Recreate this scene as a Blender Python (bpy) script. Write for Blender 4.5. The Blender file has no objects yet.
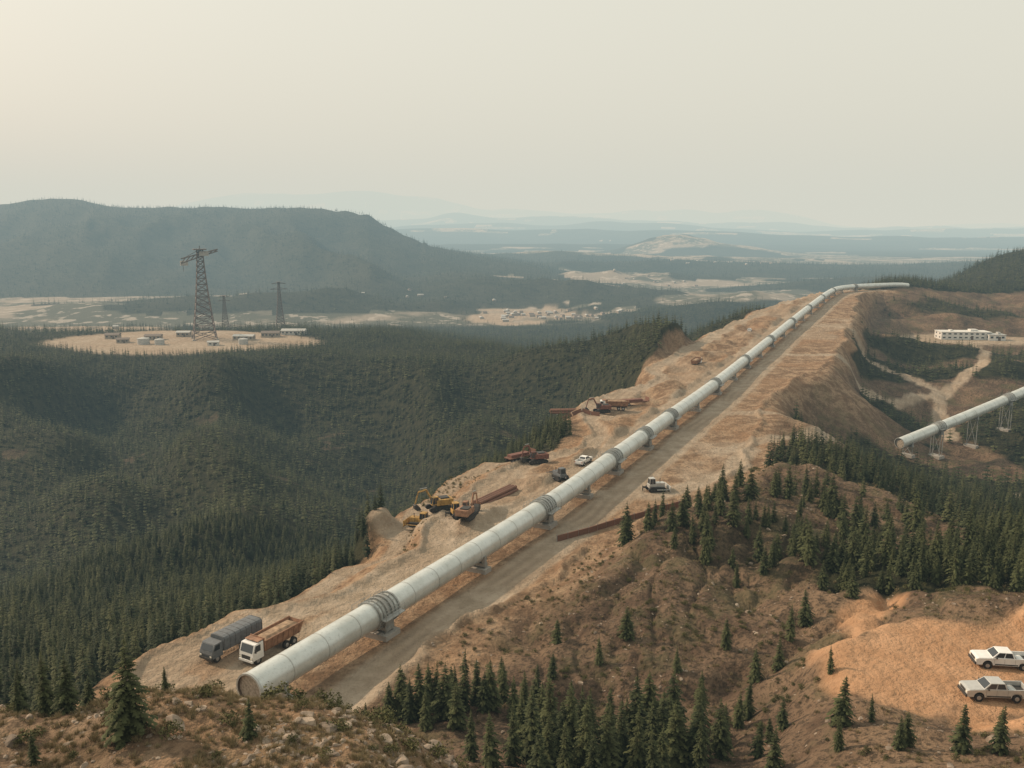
import bpy, math, random, time
import numpy as np
from mathutils import Vector, Matrix
T0=time.time()
random.seed(7); rng=np.random.default_rng(7)
scn=bpy.context.scene
# ------------------------------------------------------------------ helpers
def sstep(a,b,x):
    t=np.clip((x-a)/(b-a),0,1); return t*t*(3-2*t)
def h2(ix,iy,seed):
    n=(ix*374761393+iy*668265263+seed*974711)&0xffffffff
    n=((n^(n>>13))*1274126177)&0xffffffff
    n=n^(n>>16)
    return n/4294967295.0
def vn(x,y,seed):
    fx=np.floor(x);fy=np.floor(y);ix=fx.astype(np.int64);iy=fy.astype(np.int64)
    tx=x-fx;ty=y-fy
    tx=tx*tx*tx*(tx*(tx*6-15)+10);ty=ty*ty*ty*(ty*(ty*6-15)+10)
    a=h2(ix,iy,seed);b=h2(ix+1,iy,seed);c=h2(ix,iy+1,seed);d=h2(ix+1,iy+1,seed)
    return (a+(b-a)*tx)*(1-ty)+(c+(d-c)*tx)*ty
def fbm(x,y,lam,octv=4,seed=1):
    s=0;a=1;t=0;f=1.0/lam
    for o in range(octv):
        ca,sa=math.cos(o*1.1),math.sin(o*1.1)
        s=s+a*(vn((x*ca-y*sa)*f+o*17.3,(x*sa+y*ca)*f-o*9.1,seed+o)*2-1);t+=a;a*=.5;f*=2.03
    return s/t*1.6
# ------------------------------------------------------------------ terrain survey (bearing tangent -> (northing, height))
COL={
-.85:[(30,30),(60,21),(70,12),(90,0),(120,-12),(160,-22),(220,-40),(300,-56),(400,-60),(500,-54),(620,-46),(760,-44),(900,-50),(1200,-90),(1600,-108)],
-.62:[(30,28),(48,23),(60,20),(70,9),(85,1),(105,-5),(150,-20),(220,-40),(300,-56),(380,-61),(480,-56),(600,-47),(760,-45),(900,-50),(1200,-92),(1600,-109)],
-.47:[(30,29),(48,24),(60,21),(70,9),(82,1),(97,0),(115,-5),(150,-18),(220,-40),(300,-55),(380,-61),(480,-57),(600,-49),(680,-47),(760,-45),(880,-48),(1200,-95),(1600,-109)],
-.36:[(48,24),(60,21.5),(72,9),(84,1),(100,0),(125,-6),(180,-26),(250,-46),(330,-59),(420,-60),(520,-54),(620,-48),(760,-44),(880,-47),(1100,-80),(1500,-108)],
-.24:[(30,30),(48,24),(60,20.5),(72,8),(85,0),(97,0),(122,0),(160,-13),(220,-33),(300,-52),(380,-58),(470,-54),(580,-44),(700,-41),(850,-43),(1000,-62),(1300,-100),(1700,-110)],
-.12:[(30,28),(48,22),(60,18),(72,7),(85,1),(122,0),(160,-3),(220,-24),(300,-42),(400,-50),(500,-46),(620,-39),(800,-42),(1000,-66),(1300,-101),(1700,-110)],
-.02:[(30,26),(48,18),(60,13.5),(72,6.5),(85,1.5),(100,-.5),(150,0),(198,0),(250,-15),(330,-30),(430,-37),(540,-35),(660,-35),(800,-52),(1000,-80),(1300,-102),(1700,-110)],
.1:[(30,22),(48,14),(60,9),(75,3),(85,.5),(95,-1.5),(112,1.5),(145,3.8),(180,0),(240,0),(300,-3),(380,-15),(440,-18),(500,-19),(580,-30),(700,-56),(1000,-90),(1300,-105),(1700,-110)],
.2:[(30,22),(60,9),(80,2.5),(95,.5),(112,2.5),(150,4.5),(185,1.5),(240,0),(350,0),(430,-4),(520,-12),(600,-26),(700,-48),(800,-66),(1200,-104),(1600,-110)],
.3:[(30,22),(60,9),(80,4),(95,3),(120,4),(160,4.5),(195,2.5),(215,0),(250,-3),(300,-6),(340,-4),(400,2),(530,4),(700,-26),(1000,-84),(1300,-106),(1700,-110)],
.42:[(30,24),(60,12),(81,9),(95,8),(125,5),(150,2),(190,-1),(215,-5),(245,-15),(300,-22),(340,-17),(420,-14),(520,-12),(620,-2),(700,8),(780,4),(1100,-60),(1500,-106)],
.55:[(30,28),(60,14),(81,9),(95,9),(125,6),(158,-1),(190,-9),(250,-23),(330,-25),(380,-20),(450,-17),(550,-14),(680,-7),(780,3),(900,17),(1000,19),(1300,-20),(1800,-106)],
.75:[(30,30),(60,17),(95,11),(158,1),(250,-20),(330,-24),(450,-15),(550,-11),(680,0),(780,10),(900,28),(1000,34),(1300,0),(1800,-105)],
}
cp=[];cz=[]
SU=2.4
for u,l in COL.items():
    th=math.atan(u)
    for (Y,z) in l:
        r=Y/math.cos(th); cp.append((th*SU,math.log(r)));cz.append(z)
cp=np.array(cp);cz=np.array(cz,float);N=len(cp)
def ker(d2): return .5*d2*np.log(d2+1e-12)
D=((cp[:,None]-cp[None])**2).sum(-1)
A=np.zeros((N+3,N+3));A[:N,:N]=ker(D)+np.eye(N)*1e-3;A[:N,N]=1;A[:N,N+1:]=cp;A[N,:N]=1;A[N+1:,:N]=cp.T
W=np.linalg.solve(A,np.concatenate([cz,[0,0,0]]))
def tps(th,r):
    a=np.clip(th,-.76,.7)*SU;b=np.log(np.clip(r,29,1800));out=np.empty_like(a)
    far=r>1790
    for i in range(0,len(a),30000):
        aa=a[i:i+30000];bb=b[i:i+30000]
        if far[i:i+30000].all(): out[i:i+30000]=-110;continue
        d2=(aa[:,None]-cp[None,:,0])**2+(bb[:,None]-cp[None,:,1])**2
        out[i:i+30000]=ker(d2)@W[:N]+W[N]+W[N+1]*aa+W[N+2]*bb
    return out
# pipeline alignment (ground)
PIPE=[(-37,80,0),(-29.9,93.2,0),(-18.1,114.5,0),(5.8,159.5,0),(22.7,195.5,0),(43.8,241,0),(68,293,0),(107,380,0.5),(156,480,5),(190,550,7.5),(214,600,8.5),(235,640,8.5),(262,672,8),(300,697,7.5),(335,712,6.5)]
PP=np.array(PIPE,float)
def polyd(x,y,P):
    best=np.full(x.shape,1e18);sd=np.zeros_like(x);zz=np.zeros_like(x);yy=np.zeros_like(x)
    for i in range(len(P)-1):
        ax,ay=P[i][:2];bx,by=P[i+1][:2];dx,dy=bx-ax,by-ay;L2=dx*dx+dy*dy
        t=np.clip(((x-ax)*dx+(y-ay)*dy)/L2,0,1)
        ex=x-(ax+t*dx);ey=y-(ay+t*dy);d2=ex*ex+ey*ey
        m=d2<best;best=np.where(m,d2,best)
        sgn=np.sign(dy*ex-dx*ey)
        sd=np.where(m,sgn*np.sqrt(d2),sd)
        yy=np.where(m,ay+t*dy,yy)
        if len(P[i])>2: zz=np.where(m,P[i][2]+t*(P[i+1][2]-P[i][2]),zz)
    return sd,yy,zz
WLY=[80,97,107,122,140,155,162,198,212,225,250,266,300,330,356,458,530,600,700]
WLV=[12,22,20,14,13,20,23,24,17,18,32,34,25,34,37,32,28,16,10]
WRY=[80,99,118,151,170,182,215,235,260,300,330,360,400,480,600,700]
WRV=[7,11,10,13,17,23,26,23,22,19,22,28,30,26,19,9]
ROADS=[
 ([(-40,101),(-47,97),(-53,91),(-57,82)],1.6),
 ([(52,215),(72,232),(90,246),(86,262),(62,262)],3.0),
 ([(168,330),(178,360),(196,400),(176,450),(150,470)],3.2),
 ([(128,262),(150,258),(185,262),(230,275)],3.0),
 ([(110,382),(150,376),(190,392),(230,430),(270,500),(280,540)],3.0),
 ([(14,180),(30,178),(50,196),(60,218)],3.0),
]
OROADS=[([(56,93),(68,99),(84,101),(105,99)],4.0),([(45,94),(42.5,100),(44,106),(49,111)],2.6),([(40,80),(36,86),(37,93)],3.0),([(44,76),(50,70),(62,64)],3.6)]
PADS=[
 (50,87,15.5,11.5,9.0,.25,'o'),
 (-288,775,122,88,-44,.12,'r'),
 (284,552,48,26,-14,.3,'r'),
 (-15,166,12,8,0,.3,'r'),
 (40,1640,150,120,-107,.3,'r'),
 (-640,1120,190,110,-84,.3,'r'),
]
KNOBS=[(122,337,20,28,12,.85),(88,256,18,13,5.5,.8),(200,330,26,30,9,1),(215,500,50,30,9,1),(240,620,60,24,-7,1)]
MU=[-1.2,-.62,-.585,-.51,-.475,-.43,-.34,-.285,-.228,-.16,-.126,-.092,-.036,.03,.09]
MZ=[152,124,134,162,156,136,134,132,122,102,48,-4,-38,-66,-112]
HILLS=[
 (-90,2350,330,240,46),(60,2100,190,110,30),(190,2000,260,90,26),(330,1500,190,130,46),(480,1800,330,150,34),(-330,1800,240,140,26),
 (-620,1700,330,150,26),(1150,5600,420,420,96),(900,5500,180,200,40),(650,3400,600,300,25),(-200,3900,900,300,50),(300,2700,300,120,30),
 (1700,3000,700,400,60),(500,4300,900,300,40),(150,3200,500,160,34),(1000,2300,300,160,40)]
def terrain(x,y,full=True):
    x=np.asarray(x,float);y=np.asarray(y,float)
    r=np.hypot(x,y);th=np.arctan2(x,y);u=np.tan(np.clip(th,-1.2,1.2))
    z=tps(th,r)
    sd,yy,zr=polyd(x,y,PP)
    wl=np.interp(yy,WLY,WLV);wr=np.interp(yy,WRY,WRV)
    edge=fbm(x,y,13,4,31)*2.6*sstep(0,1,(yy-60)/60)
    over=np.where(sd<0,-sd-wl,sd-wr)+edge
    beyond=sstep(730,780,r)
    over=over+beyond*60
    cm=1-sstep(-1.,np.where(sd<0,7.5,12.),over)
    surf=1-sstep(-1.0,.6,over)
    nm=(1-cm)
    amp=sstep(30,140,r)
    for kx,ky,ksx,ksy,kh,kp in KNOBS:
        q=((x-kx)/ksx)**2+((y-ky)/ksy)**2+.2*fbm(x,y,ksx,3,19)
        z=z+kh*np.exp(-np.clip(q,0,9)**1.3)
    nat=amp*(2.0*fbm(x,y,55,3,3)*sstep(60,260,r)+.8*fbm(x,y,15,3,5))+.34*fbm(x,y,3.2,3,9)*(1-sstep(200,320,r))
    rid=1-np.abs(fbm(x+8*fbm(x,y,30,2,77),y,22,3,15))
    rid2=1-np.abs(fbm(x*1.3+3*fbm(x,y,12,2,78),y*.7,8,3,16))
    rightslope=sstep(-2,14,sd)*sstep(70,95,y)*(1-.55*sstep(200,300,y))*(1-sstep(700,900,y))
    nat=nat-2.3*rid**4*rightslope-.8*rid2**5*rightslope+.9*rightslope
    left=(1-sstep(-20,10,sd))*sstep(130,330,r)*(1-sstep(1200,1600,r))
    xr=x*.93+y*.36;yr=-x*.36+y*.93
    sp=np.sqrt(fbm(xr+25*fbm(x,y,160,2,23),yr*.4,150,3,21)**2+.01)
    nat=nat+left*(1-.9*sstep(500,620,y+.25*x))*(34*(1-sp*2.0)-8+4*fbm(x,y,70,2,25))*sstep(180,330,r)+left*sstep(500,600,y)*4*fbm(x,y,200,2,27)
    right=sstep(10,40,sd)*sstep(300,420,r)*(1-sstep(1500,1800,r))
    nat=nat+right*(6*fbm(x,y,90,3,41)+3*fbm(x,y,30,3,42)*sstep(300,420,r))
    z=z+nat*nm
    pl=-110+5*fbm(x,y,900,3,51)+1.2*fbm(x,y,150,2,52)
    for hx,hy,sx,sy,hh in HILLS:
        q=((x-hx)/sx)**2+((y-hy)/sy)**2
        pl=pl+hh*np.exp(-q*.9)*(1+.3*fbm(x,y,min(sx,sy)*.8,3,int(hx)%97))
    f=sstep(1150,1750,r);z=z*(1-f)+pl*f
    Y0=np.interp(u,[-1.2,-.3,.1],[3700,3500,2600]);mz=np.interp(u,MU,MZ)+9*fbm(x,x*0,300,4,63)*(u<-.1)
    s=(Y0-y)/1500.
    prof=np.clip(1-np.abs(s)*np.where(s<0,.6,1),0,1)
    pf=sstep(0,1,prof)*.45+.55*prof**1.5
    gl=(1-np.abs(fbm(x+.3*y,y*.4,420,4,61)))
    mt=-112+(mz+112)*pf+(pf*(1-pf)*4)*(95*(gl-.65))*np.clip((mz+112)/200,0,1)+pf*(mz>0)*3*fbm(x,y,70,2,66)
    fm=mt>z; z=np.maximum(z,mt)
    for (YY,wd,base,seed,lam) in [(7200,1300,80,70,2300),(9500,1800,175,74,2900),(12500,2500,290,71,3500),(19000,3500,640,72,4600),(30000,5000,1420,73,7000)]:
        fall=np.interp(u,[-.8,-.25,0,.15,.35,.6],[1.0,1,.92,.80,.6,.5])
        top=-110+base*fall*(.68+.5*fbm(x,x*0,lam,4,seed))
        pr=np.clip(1-np.abs(y-YY-900*fbm(x,x*0,lam*1.7,2,seed+9))/wd,0,1)**1.3
        z=np.maximum(z,-125+(top+125)*pr)
    padm=np.zeros_like(x);org=np.zeros_like(x)
    for cx,cy,rx,ry,pz,soft,kind in PADS:
        q=np.sqrt(((x-cx)/rx)**2+((y-cy)/ry)**2)+(.26 if kind=='o' else (.5 if cy>1000 else .12))*fbm(x,y,rx*.6,4,81)
        m=1-sstep(1,1+soft*1.6,q);z=z*(1-m)+pz*m
        if kind=='o': z=z+m*(.12*fbm(x,y,5,3,83))
        mm=1-sstep(.9,1.0+soft*.5,q)
        if kind=='o': org=np.maximum(org,mm)
        else: padm=np.maximum(padm,mm)
    vergeL=sstep(9,11,-sd)*(1-sstep(-7.5,-5.5,over))*(sd<0)
    cf=fbm(x,y,7,3,88)
    zc=zr+.07*cf+vergeL*(.5+1.6*fbm(x,y,9,3,89))*sstep(135,165,yy)+.7*np.exp(-((over+.6)/.8)**2)*(over<3)*(.6+.8*vn(x/6,y/6,91))
    z=z*(1-cm)+zc*cm
    # lower haul road benched into the left flank
    shm=(sd<0)*sstep(104,116,yy)*(1-sstep(196,206,yy))
    shelf=shm*sstep(1.5,5.0,over)*(1-sstep(9.5,14,over))
    zs=zr-1.6-1.6*sstep(104,125,yy)*(1-sstep(165,200,yy))+.1*cf
    z=z*(1-shelf)+zs*shelf
    if not full: return z
    q=fbm(x,y,11,4,97)*2
    lane=np.maximum(np.maximum(1-sstep(1,2.6,np.abs(-sd-6.5+q*.3)-2.6),1-sstep(1,2.4,np.abs(sd-7+q*.3)-1.9)),
                    (1-sstep(.8,2.2,np.abs(over+3.4+q*.3)-1.8))*(sd<0))
    patch=sstep(-.05,.45,fbm(x,y,24,4,98))
    road=surf*np.clip(np.maximum(lane,patch*.6)+.05,0,1)
    road=np.maximum(road,padm*np.where(r>1000,.25+.75*sstep(-.1,.2,fbm(x,y,40,3,84)),1))
    road=np.maximum(road,shm*(1-sstep(1.6,2.6,np.abs(over-7.2))))
    rd=np.zeros_like(x)
    for P,hw in ROADS:
        d,_,_=polyd(x,y,P);rd=np.maximum(rd,1-sstep(hw*.75,hw*1.15,np.abs(d)+.8*fbm(x,y,5,2,90)))
    for P,hw in OROADS:
        d,_,_=polyd(x,y,P);org=np.maximum(org,.95*(1-sstep(hw*.5,hw*1.3,np.abs(d)+1.2*fbm(x,y,6,3,90))))
    bare=np.clip(cm*1.25,0,1)
    bare=np.maximum(bare,shm*(1-sstep(11,14,over)))
    flank=np.exp(-(((x+25)/11)**2+((y-151)/10)**2)**2)*(sd<0)
    bare=np.maximum(bare,flank)
    bare=np.maximum(bare,.5*(1-sstep(66,76,y))*(x<6))
    for kx,ky,ksx,ksy,kh,kp in KNOBS[:3]:
        bare=np.maximum(bare,kp*np.exp(-(((x-kx)/ksx)**2+((y-ky)/ksy)**2)**2))
    trk=.5+.5*np.cos(sd*2*math.pi/2.1+fbm(x,y,30,2,95)*5)
    od=np.hypot(x-44,(y-96)*1.2);trk=np.where(org>.3,.5+.5*np.cos(od*2*math.pi/2.0+fbm(x,y,12,2,96)*4),trk)
    F=np.zeros_like(x)
    leftF=sstep(4,8,over-8.5*shm)*(sd<0)*(1-sstep(1250,1500,r))*(1-flank)
    leftF=leftF*sstep(66,74,y+.12*x)
    clear=fbm(x,y,26,3,101)
    leftF=leftF*(1-sstep(.85,1.,clear)*.6*(r<600))
    F=np.maximum(F,leftF)
    cl=[(92,200,34,20,1.0),(30,150,12,14,.3),(68,122,22,15,.98),(44,134,16,16,.34),(62,162,24,14,.22),(135,266,55,28,.95),(160,352,16,30,.9),(190,432,70,26,.85),
        (250,480,60,20,.6),(480,930,300,230,.97),(330,640,90,30,.5),(80,206,16,9,.6),(100,160,26,22,.5),(240,330,80,60,.7),(23,178,7,5,.3),(92,128,12,20,.9)]
    R=np.zeros_like(x)
    for cx,cy,rx,ry,d in cl:
        qq=np.sqrt(((x-cx)/rx)**2+((y-cy)/ry)**2)+.4*fbm(x,y,rx*.6,3,111)
        R=np.maximum(R,d*(1-sstep(.7,1.15,qq)))
    for kx,ky,ksx,ksy,kh,kp in KNOBS[:2]:
        R=R*(1-np.exp(-(((x-kx)/ksx)**2+((y-ky)/ksy)**2)**2*.8))
    R=R*(sd>0)*sstep(3,6,over)
    F=np.maximum(F,R)
    farF=sstep(1150,1400,r)*np.maximum(sstep(.0,.16,fbm(x*.4,y,380,4,121)+.5*(z>-96)),1-sstep(1350,1600,r))
    F=np.maximum(F,farF*(1-fm)+fm*sstep(1500,1900,r))
    F=F*(1-padm)*(1-org)*(1-sstep(.05,.3,rd))*(over>1)
    return z,road,rd,org,bare,trk,F,sd,over
# ------------------------------------------------------------------ material helpers
def newmat(name):
    m=bpy.data.materials.new(name);m.use_nodes=True;nt=m.node_tree
    for n in list(nt.nodes):
        if n.type!='OUTPUT_MATERIAL' and n.type!='BSDF_PRINCIPLED': nt.nodes.remove(n)
    return m,nt,nt.nodes['Principled BSDF']
def simple(name,col,rough=.6,metal=0.,var=.12,scale=3.,bump=0.,spec=.35,rnd=0.):
    m,nt,b=newmat(name);N=nt.nodes;L=nt.links
    tc=N.new('ShaderNodeTexCoord');nz=N.new('ShaderNodeTexNoise');nz.inputs['Scale'].default_value=scale;nz.inputs['Detail'].default_value=4
    L.new(tc.outputs['Object'],nz.inputs['Vector'])
    mp=N.new('ShaderNodeMapRange');mp.inputs['From Min'].default_value=.3;mp.inputs['From Max'].default_value=.7;mp.inputs['To Min'].default_value=1-var*1.6;mp.inputs['To Max'].default_value=1+var
    L.new(nz.outputs['Fac'],mp.inputs['Value'])
    mx=N.new('ShaderNodeVectorMath');mx.operation='SCALE';mx.inputs[0].default_value=col
    L.new(mp.outputs[0],mx.inputs['Scale'])
    out=mx.outputs[0]
    if rnd>0:
        oi=N.new('ShaderNodeObjectInfo');m2=N.new('ShaderNodeMapRange');m2.inputs['To Min'].default_value=1-rnd;m2.inputs['To Max'].default_value=1+rnd
        L.new(oi.outputs['Random'],m2.inputs['Value']);sc=N.new('ShaderNodeVectorMath');sc.operation='SCALE';L.new(out,sc.inputs[0]);L.new(m2.outputs[0],sc.inputs['Scale']);out=sc.outputs[0]
    L.new(out,b.inputs['Base Color']);b.inputs['Roughness'].default_value=rough;b.inputs['Metallic'].default_value=metal;b.inputs['Specular IOR Level'].default_value=spec
    if bump>0:
        bp=N.new('ShaderNodeBump');bp.inputs['Strength'].default_value=bump;bp.inputs['Distance'].default_value=.05;L.new(nz.outputs['Fac'],bp.inputs['Height']);L.new(bp.outputs[0],b.inputs['Normal'])
    return m
def mixc(nt,fac,a,b):
    n=nt.nodes.new('ShaderNodeMix');n.data_type='RGBA'
    for s,v in ((n.inputs[0],fac),(n.inputs[6],a),(n.inputs[7],b)):
        if isinstance(v,(int,float)): s.default_value=v
        elif isinstance(v,tuple): s.default_value=(*v,1)
        else: nt.links.new(v,s)
    return n.outputs[2]
def attr(nt,name):
    n=nt.nodes.new('ShaderNodeAttribute');n.attribute_name=name;return n.outputs['Fac']
def noise(nt,vec,scale,detail=4,rough=.55):
    n=nt.nodes.new('ShaderNodeTexNoise');n.inputs['Scale'].default_value=scale;n.inputs['Detail'].default_value=detail;n.inputs['Roughness'].default_value=rough
    nt.links.new(vec,n.inputs['Vector']);return n.outputs['Fac']
def rng_(nt,v,a,b,c=0.,d=1.):
    n=nt.nodes.new('ShaderNodeMapRange');n.interpolation_type='SMOOTHSTEP'
    for i,k in zip(('From Min','From Max','To Min','To Max'),(a,b,c,d)): n.inputs[i].default_value=k
    nt.links.new(v,n.inputs['Value']);return n.outputs[0]
def mul(nt,a,b):
    n=nt.nodes.new('ShaderNodeMath');n.operation='MULTIPLY'
    for s,v in ((n.inputs[0],a),(n.inputs[1],b)):
        if isinstance(v,(int,float)): s.default_value=v
        else: nt.links.new(v,s)
    return n.outputs[0]
# ------------------------------------------------------------------ terrain mesh
NA,NR=780,680
ths=np.linspace(math.radians(-50),math.radians(50),NA)
rs=np.concatenate([np.geomspace(26,1500,520),np.geomspace(1512,52000,NR-520)])
TH,RR=np.meshgrid(ths,rs)
X=(RR*np.sin(TH)).ravel();Yv=(RR*np.cos(TH)).ravel()
Z,road,rd,org,bare,trk,F,sd,over=terrain(X,Yv)
me=bpy.data.meshes.new('terrain')
co=np.stack([X,Yv,Z],1).astype(np.float32)
me.vertices.add(len(co));me.vertices.foreach_set('co',co.ravel())
i=np.arange(NR-1)[:,None]*NA+np.arange(NA-1)[None]
fc=np.stack([i,i+1,i+NA+1,i+NA],-1).reshape(-1,4).astype(np.int32)
me.loops.add(fc.size);me.loops.foreach_set('vertex_index',fc.ravel())
me.polygons.add(len(fc));me.polygons.foreach_set('loop_start',np.arange(0,fc.size,4,dtype=np.int32));me.polygons.foreach_set('loop_total',np.full(len(fc),4,np.int32))
me.polygons.foreach_set('use_smooth',np.ones(len(fc),bool))
for nm,v in (('m_road',road),('m_track',rd),('m_orange',org),('m_bare',bare),('m_rut',trk),('m_forest',F)):
    a=me.attributes.new(nm,'FLOAT','POINT');a.data.foreach_set('value',v.astype(np.float32))
me.update();me.validate()
ter=bpy.data.objects.new('terrain',me);scn.collection.objects.link(ter)
m,nt,b=newmat('ground');Nn=nt.nodes;Lk=nt.links
g=Nn.new('ShaderNodeNewGeometry');pos=g.outputs['Position']
nA=noise(nt,pos,.035,4);nB=noise(nt,pos,.25,4,.6);nC=noise(nt,pos,1.6,4,.65);nD=noise(nt,pos,.004,5,.6)
soil=mixc(nt,rng_(nt,nB,.35,.65),(.088,.059,.040),(.160,.110,.073))
soil=mixc(nt,rng_(nt,nA,.48,.7),soil,(.215,.148,.094))
soil=mixc(nt,mul(nt,rng_(nt,nC,.48,.6),.75),soil,(.048,.037,.026))
soil=mixc(nt,mul(nt,rng_(nt,noise(nt,pos,.11,5,.7),.5,.62),.6),soil,(.085,.078,.042))
bank=mixc(nt,rng_(nt,nB,.4,.62),(.18,.115,.070),(.34,.24,.155))
bank=mixc(nt,mul(nt,rng_(nt,nA,.45,.62),.5),bank,(.30,.18,.10))
bank=mixc(nt,mul(nt,rng_(nt,nC,.5,.62),.5),bank,(.12,.08,.054))
col=mixc(nt,mul(nt,attr(nt,'m_bare'),.9),soil,bank)
gd=Nn.new('ShaderNodeVectorMath');gd.operation='LENGTH';Lk.new(pos,gd.inputs[0])
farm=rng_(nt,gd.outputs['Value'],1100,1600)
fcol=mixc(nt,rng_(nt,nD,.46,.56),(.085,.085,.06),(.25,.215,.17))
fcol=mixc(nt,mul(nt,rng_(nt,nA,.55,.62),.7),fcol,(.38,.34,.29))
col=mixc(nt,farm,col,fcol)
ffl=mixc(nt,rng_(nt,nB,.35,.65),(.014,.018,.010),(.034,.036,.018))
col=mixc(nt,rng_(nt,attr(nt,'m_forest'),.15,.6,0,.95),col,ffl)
rdc=mixc(nt,rng_(nt,nB,.3,.7),(.27,.215,.155),(.39,.32,.245))
rdc=mixc(nt,mul(nt,rng_(nt,nA,.4,.6),.5),rdc,(.34,.255,.175))
rdc=mixc(nt,mul(nt,mul(nt,attr(nt,'m_rut'),rng_(nt,nA,.35,.65)),.6),rdc,(.19,.145,.105))
rdc=mixc(nt,mul(nt,rng_(nt,nC,.55,.68),.4),rdc,(.2,.15,.105))
col=mixc(nt,attr(nt,'m_track'),col,rdc)
col=mixc(nt,attr(nt,'m_road'),col,rdc)
oc=mixc(nt,rng_(nt,nB,.3,.7),(.40,.22,.115),(.56,.34,.20))
oc=mixc(nt,mul(nt,rng_(nt,nA,.45,.6),.6),oc,(.36,.22,.13))
oc=mixc(nt,mul(nt,mul(nt,attr(nt,'m_rut'),rng_(nt,noise(nt,pos,.09,3),.42,.62)),.5),oc,(.30,.165,.085))
oc=mixc(nt,mul(nt,rng_(nt,nC,.5,.7),.4),oc,(.30,.17,.09))
col=mixc(nt,attr(nt,'m_orange'),col,oc)
Lk.new(col,b.inputs['Base Color']);b.inputs['Roughness'].default_value=.95;b.inputs['Specular IOR Level'].default_value=.1
hN=noise(nt,pos,.8,5,.62)
bp=Nn.new('ShaderNodeBump');bp.inputs['Strength'].default_value=1;bp.inputs['Distance'].default_value=.9
Lk.new(hN,bp.inputs['Height']);Lk.new(bp.outputs[0],b.inputs['Normal'])
me.materials.append(m)
print('TERRAIN',time.time()-T0)
def gz(x,y): return float(terrain(np.array([x]),np.array([y]),False)[0])
# ------------------------------------------------------------------ mesh builder
class MB:
    def __init__(s): s.v=[];s.f=[];s.m=[]
    def add(s,vs,fs,mi):
        o=len(s.v);s.v+=[tuple(p) for p in vs];s.f+=[tuple(i+o for i in f) for f in fs];s.m+=[mi]*len(fs)
    def box(s,c,d,mi=0,rz=0,top=1.0,topx=None,ry=0):
        topx=top if topx is None else topx
        vs=[]
        for k,sc,sx in ((-1,1,1),(1,top,topx)):
            for a,bb in ((-1,-1),(1,-1),(1,1),(-1,1)): vs.append(Vector((a*d[0]/2*sx,bb*d[1]/2*sc,k*d[2]/2)))
        R=Matrix.Rotation(rz,3,'Z')@Matrix.Rotation(ry,3,'Y')
        vs=[R@p+Vector(c) for p in vs]
        s.add(vs,[(3,2,1,0),(4,5,6,7),(0,1,5,4),(1,2,6,5),(2,3,7,6),(3,0,4,7)],mi)
    def cyl(s,p0,p1,r0,r1=None,n=12,mi=0,cap=True):
        r1=r0 if r1 is None else r1
        p0=Vector(p0);p1=Vector(p1);q=(p1-p0).to_track_quat('Z','Y')
        vs=[]
        for p,r in ((p0,r0),(p1,r1)):
            for i in range(n):
                a=2*math.pi*i/n;vs.append(p+q@Vector((r*math.cos(a),r*math.sin(a),0)))
        fs=[(i,(i+1)%n,n+(i+1)%n,n+i) for i in range(n)]
        if cap: fs+=[tuple(range(n-1,-1,-1)),tuple(range(n,2*n))]
        s.add(vs,fs,mi)
    def prof(s,pts,y0,y1,mi=0):
        n=len(pts);vs=[(p[0],y0,p[1]) for p in pts]+[(p[0],y1,p[1]) for p in pts]
        fs=[tuple(range(n)),tuple(range(2*n-1,n-1,-1))]+[(i,n+i,n+(i+1)%n,(i+1)%n) for i in range(n)]
        s.add(vs,fs,mi)
    def beam(s,p0,p1,w,mi=0): s.cyl(p0,p1,w*.7,w*.7,4,mi)
    def quad(s,a,b,c,d,mi=0): s.add([a,b,c,d],[(0,1,2,3)],mi)
    def obj(s,name,mats,loc=(0,0,0),rz=0,bevel=0,smooth=False,link=True,tilt=(0,0)):
        me=bpy.data.meshes.new(name);me.from_pydata(s.v,[],s.f)
        for mm in mats: me.materials.append(mm)
        me.polygons.foreach_set('material_index',s.m)
        if smooth: me.polygons.foreach_set('use_smooth',[True]*len(s.f))
        me.update()
        import bmesh
        bm=bmesh.new();bm.from_mesh(me);bmesh.ops.recalc_face_normals(bm,faces=bm.faces);bm.to_mesh(me);bm.free()
        o=bpy.data.objects.new(name,me);o.location=loc;o.rotation_euler=(tilt[0],tilt[1],rz)
        if link: scn.collection.objects.link(o)
        if bevel>0:
            bv=o.modifiers.new('bevel','BEVEL');bv.width=bevel;bv.segments=2;bv.limit_method='ANGLE'
        return o
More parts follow.
